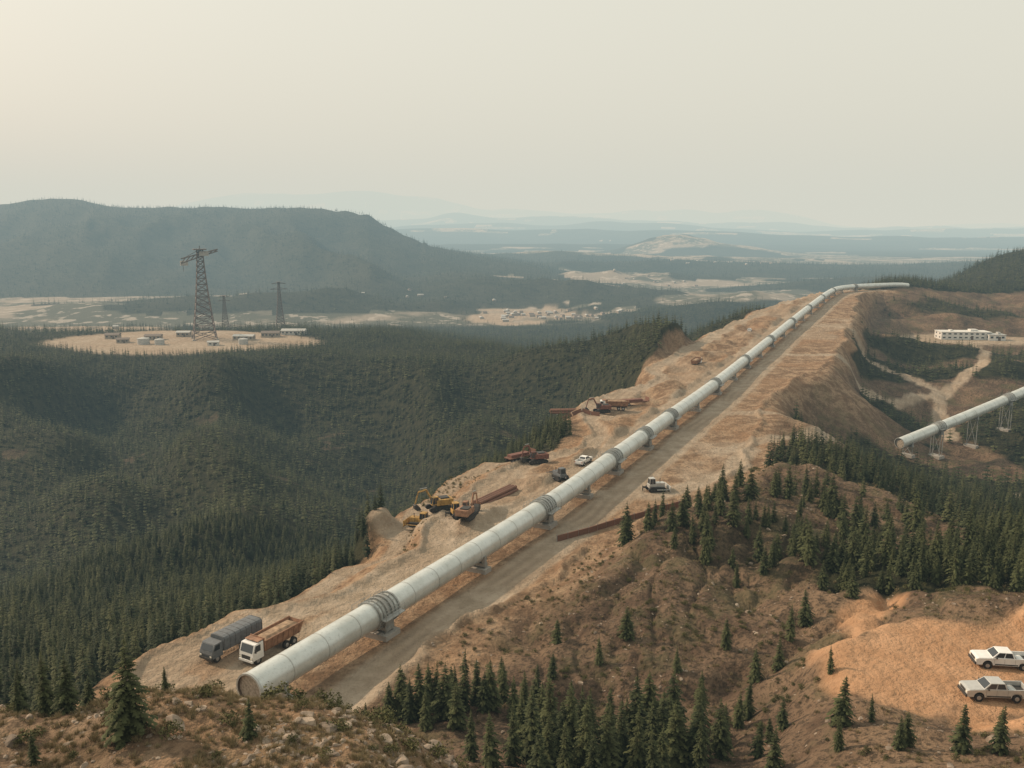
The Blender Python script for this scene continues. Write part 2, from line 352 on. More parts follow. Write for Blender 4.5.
# ------------------------------------------------------------------ conifers
def leafmat(name,c1,c2,rough=.8,gain=1.9,nz=True):
    m,nt,b=newmat(name);L=nt.links
    oi=nt.nodes.new('ShaderNodeObjectInfo')
    c=mixc(nt,rng_(nt,oi.outputs['Random'],0,1),c1,c2)
    if nz:
        tc=nt.nodes.new('ShaderNodeTexCoord')
        c=mixc(nt,rng_(nt,noise(nt,tc.outputs['Object'],9,2),.35,.7,0,.7),c,tuple(min(1,k*gain) for k in c2))
    L.new(c,b.inputs['Base Color']);b.inputs['Roughness'].default_value=rough;b.inputs['Specular IOR Level'].default_value=.1
    return m
needles=leafmat('pine_needles',(.026,.034,.017),(.052,.058,.025))
needlesF=leafmat('pine_needles_distant',(.028,.038,.020),(.078,.084,.038),nz=False)
bark=simple('pine_bark',(.10,.07,.05),.95,scale=20)
def conifer(seed,levels,nb,k,R=.17,wf=.30,mat=None):
    rd=random.Random(seed);V=[];Fc=[];M=[]
    n=6
    for i in range(n): a=2*math.pi*i/n;V.append((.017*math.cos(a),.017*math.sin(a),-.05))
    V.append((0,0,.98))
    for i in range(n): Fc.append((i,(i+1)%n,n));M.append(0)
    asym=[rd.uniform(.7,1.2) for _ in range(6)]
    for li in range(levels):
        t=li/(levels-1.0);zb=.05+.92*t+rd.uniform(-.012,.012)
        base=R*(1-t)**.8*(.62+.38*min(1,t*5))*rd.uniform(.8,1.15)+.010
        off=rd.random()*6.28
        for bi in range(nb):
            if rd.random()<.10: continue
            az=off+2*math.pi*bi/nb+rd.uniform(-.35,.35)
            L=base*asym[int((az%6.283)/6.2832*6)%6]*rd.uniform(.65,1.15)
            ca,sa=math.cos(az),math.sin(az);dz0=rd.uniform(-.02,.02)
            up=.35*t+.05;dr=.55-.2*t
            def P(s,side=0,drop=0):
                r=L*s
                return (ca*r-sa*side,sa*r+ca*side,zb+dz0+L*(up*s-dr*s*s)-drop)
            for j in range(k):
                s0=j/k*.9+(.08 if k>1 else 0);s1=min(1.04,s0+1.5/k)
                w=L*wf*(1.05-s0*.75)*rd.uniform(.7,1.25)+.004
                o=len(V)
                sm=s0+(s1-s0)*rd.uniform(.55,.8)
                V.extend([P(s0),P(sm,w,w*.45*rd.uniform(.3,1.4)),P(s1),P(sm,-w,w*.45*rd.uniform(.3,1.4))])
                Fc.extend([(o,o+2,o+1),(o,o+3,o+2)]);M.extend([1,1])
    o=len(V);V.extend([(.008,0,.93),(-.006,.007,.93),(-.004,-.008,.93),(0,0,1.02)]);Fc.extend([(o,o+1,o+3),(o+1,o+2,o+3),(o+2,o,o+3)]);M.extend([1]*3)
    me=bpy.data.meshes.new('pine_tree_mesh');me.from_pydata(V,[],Fc);me.materials.append(bark);me.materials.append(mat or needles)
    me.polygons.foreach_set('material_index',M);me.update();return me
HI=[conifer(100+i,32,9,5,R=.18+.022*(i%4)) for i in range(8)]
MIDT=[conifer(200+i,16,7,2,R=.17+.025*(i%3),wf=.42,mat=needlesF) for i in range(6)]
LOW=[conifer(300+i,7,6,1,R=.19+.02*(i%3),wf=.62,mat=needlesF) for i in range(4)]
def protos(name,meshes):
    c=bpy.data.collections.new(name)
    for i,mm in enumerate(meshes):
        o=bpy.data.objects.new(name+'_proto',mm);c.objects.link(o)
    return c
def instancer(name,pts,scale,rot,idx,coll):
    me=bpy.data.meshes.new(name);me.vertices.add(len(pts));me.vertices.foreach_set('co',np.asarray(pts,np.float32).ravel())
    for nm,ty,v in (('iscale','FLOAT',scale),('irot','FLOAT',rot)):
        a=me.attributes.new(nm,ty,'POINT');a.data.foreach_set('value',np.asarray(v,np.float32))
    a=me.attributes.new('iidx','INT','POINT');a.data.foreach_set('value',np.asarray(idx,np.int32))
    o=bpy.data.objects.new(name,me);scn.collection.objects.link(o)
    ng=bpy.data.node_groups.new(name+'_gn','GeometryNodeTree')
    ng.interface.new_socket('Geometry',in_out='INPUT',socket_type='NodeSocketGeometry');ng.interface.new_socket('Geometry',in_out='OUTPUT',socket_type='NodeSocketGeometry')
    N=ng.nodes;L=ng.links
    gi=N.new('NodeGroupInput');go=N.new('NodeGroupOutput');ip=N.new('GeometryNodeInstanceOnPoints');ci=N.new('GeometryNodeCollectionInfo')
    ci.inputs['Collection'].default_value=coll;ci.inputs['Separate Children'].default_value=True;ci.inputs['Reset Children'].default_value=True
    def na(n,t):
        q=N.new('GeometryNodeInputNamedAttribute');q.data_type=t;q.inputs['Name'].default_value=n;return q.outputs['Attribute']
    cx=N.new('ShaderNodeCombineXYZ');L.new(na('irot','FLOAT'),cx.inputs['Z'])
    L.new(gi.outputs[0],ip.inputs['Points']);L.new(ci.outputs[0],ip.inputs['Instance']);ip.inputs['Pick Instance'].default_value=True
    L.new(na('iidx','INT'),ip.inputs['Instance Index']);L.new(cx.outputs[0],ip.inputs['Rotation']);L.new(na('iscale','FLOAT'),ip.inputs['Scale'])
    L.new(ip.outputs[0],go.inputs[0])
    md=o.modifiers.new('instances','NODES');md.node_group=ng
    return o
def jgrid(r0,r1,sp,umax=.66):
    y=np.arange(r0*.75,r1,sp);x=np.arange(-r1*umax,r1*umax,sp)
    gx,gy=np.meshgrid(x,y);gx=gx.ravel()+rng.uniform(-.48,.48,gx.size)*sp;gy=gy.ravel()+rng.uniform(-.48,.48,gy.size)*sp
    r=np.hypot(gx,gy);m=(r>=r0)&(r<r1)&(np.abs(gx)<gy*umax+6)
    return gx[m],gy[m]
allp=[]
near_right=[]
for (r0,r1,sp,h0,h1,tag) in [(62,300,2.1,3.6,6.6,'mid'),(300,900,3.3,4.2,7.0,'low'),(900,1600,6.0,6,9,'low'),(1600,4000,19,9,14,'low')]:
    gx,gy=jgrid(r0,r1,sp)
    z,_,_,_,_,_,Fd,sdd,ov=terrain(gx,gy)
    keep=rng.random(len(gx))<Fd*(.88 if r1<1000 else .82)
    gx,gy,z,Fd,sdd=gx[keep],gy[keep],z[keep],Fd[keep],sdd[keep]
    hgt=rng.uniform(h0,h1,len(gx))*(.7+.5*rng.random(len(gx)))*(.8+.42*vn(gx/40,gy/40,5))
    if tag=='mid':
        nr=(np.hypot(gx,gy)<175)&(sdd>0)
        for a,bq,c,hh in zip(gx[nr],gy[nr],z[nr],hgt[nr]): near_right.append((a,bq,c,hh*1.08))
        k=~nr;gx,gy,z,hgt=gx[k],gy[k],z[k],hgt[k]
    allp.append((tag,gx,gy,z,hgt))
print('near right',len(near_right),[len(a[1]) for a in allp])
cm_=protos('conifer_mid',MIDT);cl_=protos('conifer_low',LOW)
for tag,name,coll,n in (('mid','pine_forest',cm_,6),('low','distant_pine_forest',cl_,4)):
    s=[a for a in allp if a[0]==tag]
    gx=np.concatenate([a[1] for a in s]);gy=np.concatenate([a[2] for a in s]);z=np.concatenate([a[3] for a in s]);hg=np.concatenate([a[4] for a in s])
    instancer(name,np.stack([gx,gy,z-.15],1),hg,rng.uniform(0,6.28,len(gx)),rng.integers(0,n,len(gx)),coll)
print('FOREST',time.time()-T0)
def tree(x,y,h,z=None):
    z=gz(x,y) if z is None else z
    o=bpy.data.objects.new('pine_tree',random.choice(HI));o.location=(x,y,z-.1)
    w=random.uniform(.85,1.2);o.scale=(h*w,h*w,h);o.rotation_euler=(random.uniform(-.03,.03),random.uniform(-.03,.03),random.uniform(0,6.28));scn.collection.objects.link(o)
for a,bq,c,hh in near_right: tree(a,bq,hh,c)
MAN=[(-23.6,50.0,6.6),(-32,56,4.9),(-30.2,55.5,4.5),(-29,49,2.4),(-32,65,3.6),(-16.2,50.3,2.8),(-36,60,4.2),(-39,64,4.6),(-24.5,58,2.0),(-47,78,5.4),(-50,82,6),(-44,86,5),(-53,84,6),(-49,88,5.5),(-55,80,6),(-40,90,3.2),(-31,60,3.4),(-34.5,57,3.2),
 (-16.5,92,2.6),(-14,93,4.6),(-12.6,94,6.2),(-11.5,92,5.4),(-10.5,93,7),(-9.6,95,6.),(-8.8,95,5.6),(-7.6,92,7.0),(-6.4,93,6.2),(-5.5,94,7.6),(-4,96,6.0),(-3.2,93,5),(-2.5,94,6.2),(-1,97,5.2),(1.5,95,6),(3,98,4.6),(-9.5,90,5.0),(-6,89,5.6),(-1.2,101,4),(5,101,3.6),(.2,93,5.8),(-7,96,5),
 (31,76.5,5.2),(28,84,3.8),(33.5,76,3.0),(37.5,67.5,4.7),(40,66.3,4.4),(42,70,3.0),(24,79,4.2),(26,90,5),(24.5,88,4.2),(22,95,5),(11,104,3.8),(15,108,4.4),(6,110,3.8),(29,98,4.4),(34,70,3.4),(43,67,3.4),(34,88,3.4),(32,99,4.6),(35,104,5),(27,104,4.4),(38,108,5.2),(20,100,3.4),(26,82,3),(29,72,3.6),(24,74,4.6),(33,69,3.2)]
for (x,y,h) in [(2,81,7),(4,83,8.2),(5,80,6.8),(6,80,8.4),(7,83,7.6),(8,84,7.4),(9.5,80,6.4),(10,84,6.6),(11,82,7.2),(12,85,6),(13,85,8),(14,82,7.2),(15,82,7.4),(17,86,7.8),(16,84,6.8),(19,83,6.6),(12,78,7),(7,77,7.5),(3.5,77.5,6),(0,79,6.2),(16,79,6.6),(18,79,6.2),(20.5,80,5.8),(22,84,5),(-2,77,5.4),(14,76,5.5),(9,77,6.6),(5,76,6),(-4,80,5),(18,77,5),(3,86,7),(10.5,88,6.4),(15,89,6.6),(1,84,6),(6.5,87,6.8),(20,87,5.4),(13,74.5,5.6),(7.5,74.5,5.8),(2.5,74.5,5.2)]: MAN.append((x,y,h*1.13))
for a in MAN: tree(*a)
# ------------------------------------------------------------------ shrubs, rocks
def shrub(seed,n=260):
    rd=random.Random(seed);V=[];Fc=[]
    lobes=[(rd.uniform(-.35,.35),rd.uniform(-.35,.35),rd.uniform(.2,.5),rd.uniform(.22,.4)) for _ in range(6)]
    for _ in range(n):
        lx,ly,lz,lr=rd.choice(lobes);d=Vector((rd.gauss(0,1),rd.gauss(0,1),rd.gauss(0,.8))).normalized()*lr*rd.uniform(.6,1.1)
        p=Vector((lx,ly,lz))+d
        if p.z<0: p.z=.02
        a=Vector((rd.gauss(0,1),rd.gauss(0,1),rd.gauss(0,1))).normalized();b_=a.cross(Vector((rd.gauss(0,1),rd.gauss(0,1),rd.gauss(0,1)))).normalized()
        s=rd.uniform(.05,.1);o=len(V);V+= [tuple(p+a*s),tuple(p-a*s*.6+b_*s*.6),tuple(p-a*s*.6-b_*s*.6)];Fc.append((o,o+1,o+2))
    me=bpy.data.meshes.new('shrub_mesh');me.from_pydata(V,[],Fc);me.materials.append(shrubm);me.update();return me
def tuft(seed,n=60):
    rd=random.Random(seed);V=[];Fc=[]
    for _ in range(n):
        a=rd.uniform(0,6.28);r=rd.uniform(0,.35);x=r*math.cos(a);y=r*math.sin(a);l=rd.uniform(.3,.7);b=rd.uniform(0,6.28);w=.03;o=len(V)
        V+=[(x-w*math.sin(b),y+w*math.cos(b),0),(x+w*math.sin(b),y-w*math.cos(b),0),(x*1.9+rd.uniform(-.1,.1),y*1.9+rd.uniform(-.1,.1),l)];Fc.append((o,o+1,o+2))
    me=bpy.data.meshes.new('grass_mesh');me.from_pydata(V,[],Fc);me.materials.append(grassm);me.update();return me
shrubm=leafmat('shrub_leaves',(.05,.055,.024),(.10,.095,.04),gain=1.6)
grassm=leafmat('dry_grass',(.17,.14,.08),(.26,.21,.12),gain=1.4)
SH=[shrub(i) for i in range(4)]
rockm=simple('rock_stone',(.27,.215,.165),.95,scale=2,var=.3,bump=.6,rnd=.35)
def rock(seed):
    import bmesh
    bm=bmesh.new();bmesh.ops.create_icosphere(bm,subdivisions=2,radius=.5);rd=random.Random(seed)
    nrm=[Vector((rd.gauss(0,1),rd.gauss(0,1),rd.gauss(0,1))).normalized() for _ in range(12)];ds=[rd.uniform(.16,.40) for _ in nrm]
    sx=rd.uniform(.7,1.4);sy=rd.uniform(.6,1.1)
    for v in bm.verts:
        for n_,d_ in zip(nrm,ds):
            q=v.co.dot(n_)
            if q>d_: v.co-=n_*(q-d_)
        v.co.x*=sx;v.co.y*=sy;v.co.z*=.7
    me=bpy.data.meshes.new('rock_mesh');bm.to_mesh(me);bm.free();me.materials.append(rockm);return me
rc=protos('rock_set',[rock(i) for i in range(8)]);sc_=protos('scrub_set',SH);gr_=protos('grass_set',[tuft(i) for i in range(4)])
def scatter(name,n1,n2,coll,np_,sfun,thr,lam,seed,over0=0,allow=.12,dz=0):
    gx=np.concatenate([rng.uniform(-44,8,n1),rng.uniform(-20,95,n2)]);gy=np.concatenate([rng.uniform(38,76,n1),rng.uniform(60,200,n2)])
    z,ro,rdd,og,_,_,Fd,sdd,ov=terrain(gx,gy)
    c=fbm(gx,gy,lam,3,seed)
    k=(rdd<.1)&(og<.25)&(ov>over0)&((c>thr)|(rng.random(len(gx))<allow))
    s=sfun(k.sum(),gy[k])
    instancer(name,np.stack([gx[k],gy[k],z[k]-dz*s],1),s,rng.uniform(0,6.28,k.sum()),rng.integers(0,np_,k.sum()),coll)
scatter('scattered_rocks',10500,9500,rc,8,lambda n,y:np.clip(np.exp(rng.normal(-1.25-.25*(y>74),.7,n)),.08,2.4),.0,7,200,allow=.2,dz=.1)
scatter('scrub_vegetation',1700,4800,sc_,4,lambda n,y:rng.uniform(.25,.95,n)**1.3,.15,10,210,1,.15,.05)
scatter('dry_grass',7000,7000,gr_,4,lambda n,y:rng.uniform(.3,.7,n),.0,13,220,.5,.3,.03)
for (x,y,s) in [(-17,58,2.0),(-15,57,1.5),(-9,56,1.8),(-8,58,1.4),(-29.5,60,1.1),(-25,59,1.2),(-12,61,1.3),(-5,55,1.4),(-20.5,55,1.3),(-31,52,1.4),(-11,52,1.3),(-6.5,53,1.5),(-18,52,1.2),(-3.5,58,1.3),(-13.5,59,1.7),(-22,61,1.2),(-10,59,1.9),(-12.5,56,1.3),(-26,53,1.5),(-28,57,1.3),(-21,50,1.4)]:
    o=bpy.data.objects.new('shrub',random.choice(SH));o.location=(x,y,gz(x,y)-.05);o.scale=(s,s,s*.85);o.rotation_euler[2]=random.random()*6;scn.collection.objects.link(o)
print('PLANTS',time.time()-T0)
# ------------------------------------------------------------------ pipeline
def weather(name,col,stain,rough,metal,f1=.6,f2=.55):
    m,nt,b=newmat(name);g=nt.nodes.new('ShaderNodeNewGeometry');p=g.outputs['Position']
    n1=noise(nt,p,.35,5,.6);n2=noise(nt,p,2.5,5,.7)
    c=mixc(nt,rng_(nt,n1,.35,.7,0,f1),col,stain);c=mixc(nt,rng_(nt,n2,.5,.75,0,f2),c,tuple(k*.6 for k in stain))
    nt.links.new(c,b.inputs['Base Color']);b.inputs['Roughness'].default_value=rough;b.inputs['Metallic'].default_value=metal
    return m
pipem=weather('pipe_coating',(.63,.66,.64),(.47,.485,.45),.34,.35,.7,.5)
steel=weather('galvanised_steel',(.36,.37,.36),(.25,.23,.20),.5,.5)
seam=weather('weld_seam_metal',(.46,.47,.45),(.34,.33,.30),.45,.3)
conc=weather('concrete',(.34,.32,.29),(.24,.22,.19),.9,0)
dark=simple('dark_opening',(.12,.09,.07),.9)
rust=weather('rusty_steel',(.18,.085,.055),(.12,.065,.042),.8,0)
def resample(P,step):
    P=[Vector(p) for p in P];Q=[]
    for i in range(len(P)-1):
        p0=P[max(i-1,0)];p1=P[i];p2=P[i+1];p3=P[min(i+2,len(P)-1)]
        n=max(2,int((p2-p1).length/step))
        for j in range(n):
            t=j/n;Q.append(.5*((2*p1)+(p2-p0)*t+(2*p0-5*p1+4*p2-p3)*t*t+(3*p1-p0-3*p2+p3)*t**3))
    Q.append(P[-1]);return Q
def tube(mb,Q,r,n,mi):
    V=[];Fs=[]
    for i,p in enumerate(Q):
        d=(Q[min(i+1,len(Q)-1)]-Q[max(i-1,0)]).normalized();s=d.cross(Vector((0,0,1))).normalized();u_=s.cross(d)
        for j in range(n):
            a=2*math.pi*j/n;V.append(p+s*math.cos(a)*r+u_*math.sin(a)*r)
    for i in range(len(Q)-1):
        for j in range(n): Fs.append((i*n+j,i*n+(j+1)%n,(i+1)*n+(j+1)%n,(i+1)*n+j))
    mb.add(V,Fs,mi)
bulk=simple('bulkhead',(.40,.34,.27),.8,var=.3)
def build_pipeline(P,R,mains,smalls,tall=False):
    par=bpy.data.objects.new('pipeline',None);scn.collection.objects.link(par)
    Q=resample(P,4.0)
    mb=MB();tube(mb,Q,R,40,0)
    o=mb.obj('pipe_shell',[pipem],smooth=True);o.parent=par
    mb=MB();d=(Q[1]-Q[0]).normalized()
    mb.cyl(Q[0]-d*.05,Q[0]+d*.25,R*1.05,R*1.05,40,0,cap=False)
    nn=40;sv=d.cross(Vector((0,0,1))).normalized();uv=sv.cross(d)
    def ring(c,r): return [c+sv*math.cos(2*math.pi*j/nn)*r+uv*math.sin(2*math.pi*j/nn)*r for j in range(nn)]
    a=ring(Q[0]-d*.05,R*1.05);b2=ring(Q[0]-d*.05,R*.93);c2=ring(Q[0]+d*.3,R*.93)
    mb.add(a+b2,[(j,(j+1)%nn,nn+(j+1)%nn,nn+j) for j in range(nn)],0)
    mb.add(b2+c2,[(j,(j+1)%nn,nn+(j+1)%nn,nn+j) for j in range(nn)],1)
    mb.add(c2,[tuple(range(nn))],2)
    o=mb.obj('pipe_end',[seam,dark,bulk]);o.parent=par
    acc=[0]
    for i in range(1,len(Q)): acc.append(acc[-1]+(Q[i]-Q[i-1]).length)
    def at(s):
        s=min(max(s,0),acc[-1]-.01)
        i=max(k for k in range(len(acc)-1) if acc[k]<=s);t=(s-acc[i])/(acc[i+1]-acc[i]);p=Q[i].lerp(Q[i+1],t);return p,(Q[i+1]-Q[i]).normalized()
    mb=MB();s=5.5
    while s<acc[-1] and s<520:
        p,d=at(s);mb.cyl(p-d*.07,p+d*.07,R*1.014,R*1.014,32,0);s+=6.2
    o=mb.obj('weld_seams',[seam]);o.parent=par
    rg=MB();sp=MB()
    def support(s,main):
        p,d=at(s);yaw=math.atan2(d.y,d.x);g=gz(p.x,p.y);side=d.cross(Vector((0,0,1))).normalized();up=Vector((0,0,1))
        if main:
            for k,w,rr in ((-2.1,.12,1.13),(-1.3,.09,1.08),(-.5,.2,1.17),(.5,.2,1.17),(1.3,.09,1.08),(2.1,.12,1.13)):
                rg.cyl(p+d*(k-w),p+d*(k+w),R*rr,R*rr,36,0)
            for a in range(16):
                q=side*math.cos(a*math.pi/8)*R*1.14+up*math.sin(a*math.pi/8)*R*1.14
                rg.beam(p+q-d*2.1,p+q+d*2.1,.06,0)
            for sg in (-1,1):
                c=p+side*sg*(R*1.16+.4)
                rg.box(c-up*.1,(4.4,.85,.1),0,yaw)
                for k in (-2.1,-.7,.7,2.1):
                    rg.beam(c+side*sg*.38+d*k-up*.1,c+side*sg*.38+d*k+up*1.05,.05,0)
                    rg.beam(c-up*.12+d*k+side*sg*.3,p-up*R*.9+side*sg*R*.55+d*k,.07,0)
                for hh in (1.05,.55): rg.beam(c+side*sg*.38-d*2.1+up*hh,c+side*sg*.38+d*2.1+up*hh,.045,0)
            for k in (-1,1): rg.beam(p+up*R*1.15+d*k,p+up*(R*1.15+.7)+d*k,.05,0)
            rg.beam(p+up*(R*1.15+.7)-d,p+up*(R*1.15+.7)+d,.05,0)
        W=1.1 if main else .6
        hb=p.z-R*.55-g
        sp.box((p.x,p.y,g+.2),(2.4*W+.6,R*2.6,1.1),0,yaw)
        for sg in (-1,1):
            for k in ((-.8,.8) if main else (0,)):
                b0=p+side*sg*R*.95+d*k;sp.beam((b0.x,b0.y,g+.6),(b0.x,b0.y,g+hb+.25),.24,1)
        sp.box((p.x,p.y,p.z-R*1.08),(1.5*W,R*2.15,.5),1,yaw)
        for sg in (-1,1): sp.box((p.x+sg*side.x*R*.9,p.y+sg*side.y*R*.9,p.z-R*.65),(1.2*W,.5,R*.7),1,yaw)
        if tall and hb>3:
            for sg in (-1,1):
                b0=p+side*sg*R*.95;b1=p-side*sg*R*.95
                sp.beam((b0.x,b0.y,g+.6),(b1.x,b1.y,g+hb),.14,1)
    for s in mains: support(s,True)
    for s in smalls: support(s,False)
    o=rg.obj('flange_rings',[steel]);o.parent=par
    o=sp.obj('support_piers',[conc,steel]);o.parent=par
    return par
PR=1.85
P1=[(x,y,z+3.3) for x,y,z in PIPE[1:-1]]+[(312,702,10)]
build_pipeline(P1,PR,[24,75,115,140,165,222,282,342,402,462,522,582,642],[4,50,95,192,252,312,372,432,492,552,612])
P2=[(133.5,297.5,-18.2),(168,319,-12.8),(199.6,339,-7.6),(245,368,0),(300,403,8)]
build_pipeline(P2,1.85,[22,66,110],[5,44,88,132],True)
print('PIPE',time.time()-T0)
# ------------------------------------------------------------------ vehicle materials
white=simple('white_paint',(.72,.72,.70),.4,var=.06,scale=1.5,spec=.5)
silver=simple('silver_paint',(.50,.50,.48),.35,.3,var=.06,spec=.5)
glass=simple('dark_glass',(.03,.035,.04),.12,var=.02,spec=.8)
tyre=simple('tyre_rubber',(.03,.028,.026),.9)
blackp=simple('black_plastic',(.045,.043,.04),.6)
chrome=simple('hub_metal',(.4,.4,.4),.4,.6)
yel=simple('yellow_paint',(.38,.23,.07),.6,var=.3,scale=2)
orangep=simple('dusty_orange_paint',(.28,.155,.095),.7,var=.25,scale=1.5)
redp=simple('dusty_red_paint',(.17,.075,.055),.7,var=.25)
greyc=simple('grey_tarp',(.13,.14,.15),.7,var=.15)
lamp=simple('lamp_lens',(.75,.72,.62),.2,var=.02)
redl=simple('tail_lens',(.35,.03,.02),.3,var=.02)
dirtm=simple('dirt_load',(.33,.23,.15),.95,var=.3,scale=1.5,bump=.6)
def wheel(mb,x,y,r,w,mt=3,mh=5):
    sg=1 if y>0 else -1
    mb.cyl((x,y-sg*w/2,r),(x,y+sg*w/2,r),r,r,20,mt);mb.cyl((x,y+sg*w/2-.02*sg,r),(x,y+sg*(w/2+.015),r),r*.55,r*.5,12,mh)
def arch(cx,r,zb,n=8):
    return [(cx-r*math.cos(math.pi*i/n),zb+r*math.sin(math.pi*i/n)) for i in range(n+1)]
def frustum_glass(mb,b0,b1,t0,t1,wb,wt,zb,zt,paint,gl,yc=0):
    V=[(b0,-wb,zb),(b1,-wb,zb),(b1,wb,zb),(b0,wb,zb),(t0,-wt,zt),(t1,-wt,zt),(t1,wt,zt),(t0,wt,zt)]
    V=[Vector((v[0],v[1]+yc,v[2])) for v in V]
    mb.add(V,[(4,5,6,7),(0,1,5,4),(1,2,6,5),(2,3,7,6),(3,0,4,7)],paint)
    def panel(a,b,c,d,u0,u1,v0,v1):
        n=(b-a).cross(d-a).normalized()*.012
        def q(u,v): return a.lerp(b,u).lerp(d.lerp(c,u),v)+n
        mb.add([q(u0,v0),q(u1,v0),q(u1,v1),q(u0,v1)],[(0,1,2,3)],gl)
    panel(V[1],V[2],V[6],V[5],.06,.94,.1,.92);panel(V[3],V[0],V[4],V[7],.1,.9,.15,.85)
    for a,b,c,d in ((V[0],V[1],V[5],V[4]),(V[2],V[3],V[7],V[6])):
        panel(a,b,c,d,.07,.48,.12,.9);panel(a,b,c,d,.53,.93,.12,.9)
def pickup(loc,rz,paint):
    mb=MB();W=.98
    pts=[(-3.0,.55)]+arch(-1.75,.52,.5)+arch(1.85,.52,.5)+[(2.95,.5),(3.02,.8),(2.98,1.12),(2.75,1.22),(1.25,1.3),(-.85,1.3),(-.85,.85),(-2.88,.85),(-2.88,1.3),(-3.0,1.3)]
    mb.prof(pts,-W+.1,W-.1,0)
    side=[(-3.0,.55)]+arch(-1.75,.52,.5)+arch(1.85,.52,.5)+[(2.95,.5),(3.02,.8),(2.98,1.12),(2.75,1.20),(1.25,1.28),(-3.0,1.36)]
    for sg in (-1,1): mb.prof(side,sg*(W-.098),sg*W,0)
    mb.box((-1.87,0,.865),(1.98,1.72,.02),6)
    frustum_glass(mb,-.88,1.42,-.62,.72,.93,.76,1.28,1.86,0,2)
    for x in (-1.75,1.85):
        for y in (-.86,.86): wheel(mb,x,y,.42,.28)
        mb.box((x,0,.6),(.9,1.4,.26),6)
    mb.box((3.06,0,.62),(.16,1.94,.26),6);mb.box((-3.06,0,.62),(.16,1.9,.22),5)
    mb.box((3.02,0,.95),(.05,1.1,.26),6);mb.box((2.99,.78,.98),(.1,.3,.2),4);mb.box((2.99,-.78,.98),(.1,.3,.2),4)
    mb.box((-3.01,.88,1.05),(.05,.14,.32),7);mb.box((-3.01,-.88,1.05),(.05,.14,.32),7)
    for y in (-1.08,1.08): mb.box((1.05,y,1.38),(.12,.2,.16),6)
    mb.box((0,.985,.62),(2.3,.04,.12),6);mb.box((0,-.985,.62),(2.3,.04,.12),6)
    for y in (-.984,.984):
        for x in (-.85,.2,1.2): mb.box((x,y,.95),(.015,.006,.6),6)
    return mb.obj('pickup_truck',[paint,paint,glass,tyre,lamp,chrome,blackp,redl],loc,rz,bevel=.02)
def onz(x,y): return (x,y,gz(x,y))
pickup(onz(47.8,81.3),math.radians(176),silver)
pickup(onz(52.2,87.8),math.radians(172),white)
def dump_truck(loc,rz):
    mb=MB()
    mb.box((0,0,.95),(8.4,.9,.3),6)
    cab=[(2.55,.75),(4.3,.75),(4.42,1.3),(4.36,1.75),(3.98,2.85),(2.55,2.9)]
    mb.prof(cab,-1.2,1.2,0)
    mb.quad((4.375,-1.05,1.8),(4.375,1.05,1.8),(4.03,1.0,2.75),(4.03,-1.0,2.75),2)
    for y in (-1.206,1.206):
        mb.quad((3.05,y,1.8),(4.15,y,1.8),(3.9,y,2.65),(3.05,y,2.65),2)
    mb.box((4.43,0,1.15),(.06,1.5,.5),6);mb.box((4.46,0,.72),(.2,2.4,.3),0)
    for y in (-.95,.95): mb.box((4.48,y,1.1),(.06,.35,.2),4)
    for y in (-1.42,1.42): mb.box((4.1,y,2.1),(.1,.25,.5),6)
    V=[(-4.2,-1.05,1.25),(2.2,-1.05,1.25),(2.2,1.05,1.25),(-4.2,1.05,1.25),(-4.7,-1.3,2.75),(2.4,-1.3,2.75),(2.4,1.3,2.75),(-4.7,1.3,2.75)]
    mb.add(V,[(3,2,1,0),(0,1,5,4),(1,2,6,5),(2,3,7,6),(3,0,4,7)],1)
    for y0,y1 in ((-1.08,-1.36),(1.08,1.36)):
        for x in np.linspace(-3.9,2.0,7): mb.beam((x,y0,1.25),(x,y1,2.7),.1,1)
        mb.box(((-4.7+2.4)/2,y1*.985,2.78),(7.2,.14,.14),1)
    mb.box((2.4,0,2.95),(.12,2.5,.5),1);mb.box((2.9,0,3.05),(1.1,2.3,.08),1)
    mb.box((-1.1,0,2.62),(6.6,2.4,.5),8,top=.5,topx=.75)
    for x in (3.45,-1.6,-2.95):
        for y in (-1.0,1.0): wheel(mb,x,y,.54,.42 if x<0 else .3)
    return mb.obj('dump_truck',[white,orangep,glass,tyre,lamp,chrome,blackp,redl,dirtm],loc,rz,bevel=.03)
hd=math.atan2(-7.9,-4.6)
dump_truck(onz(-31.6,108.9),hd)
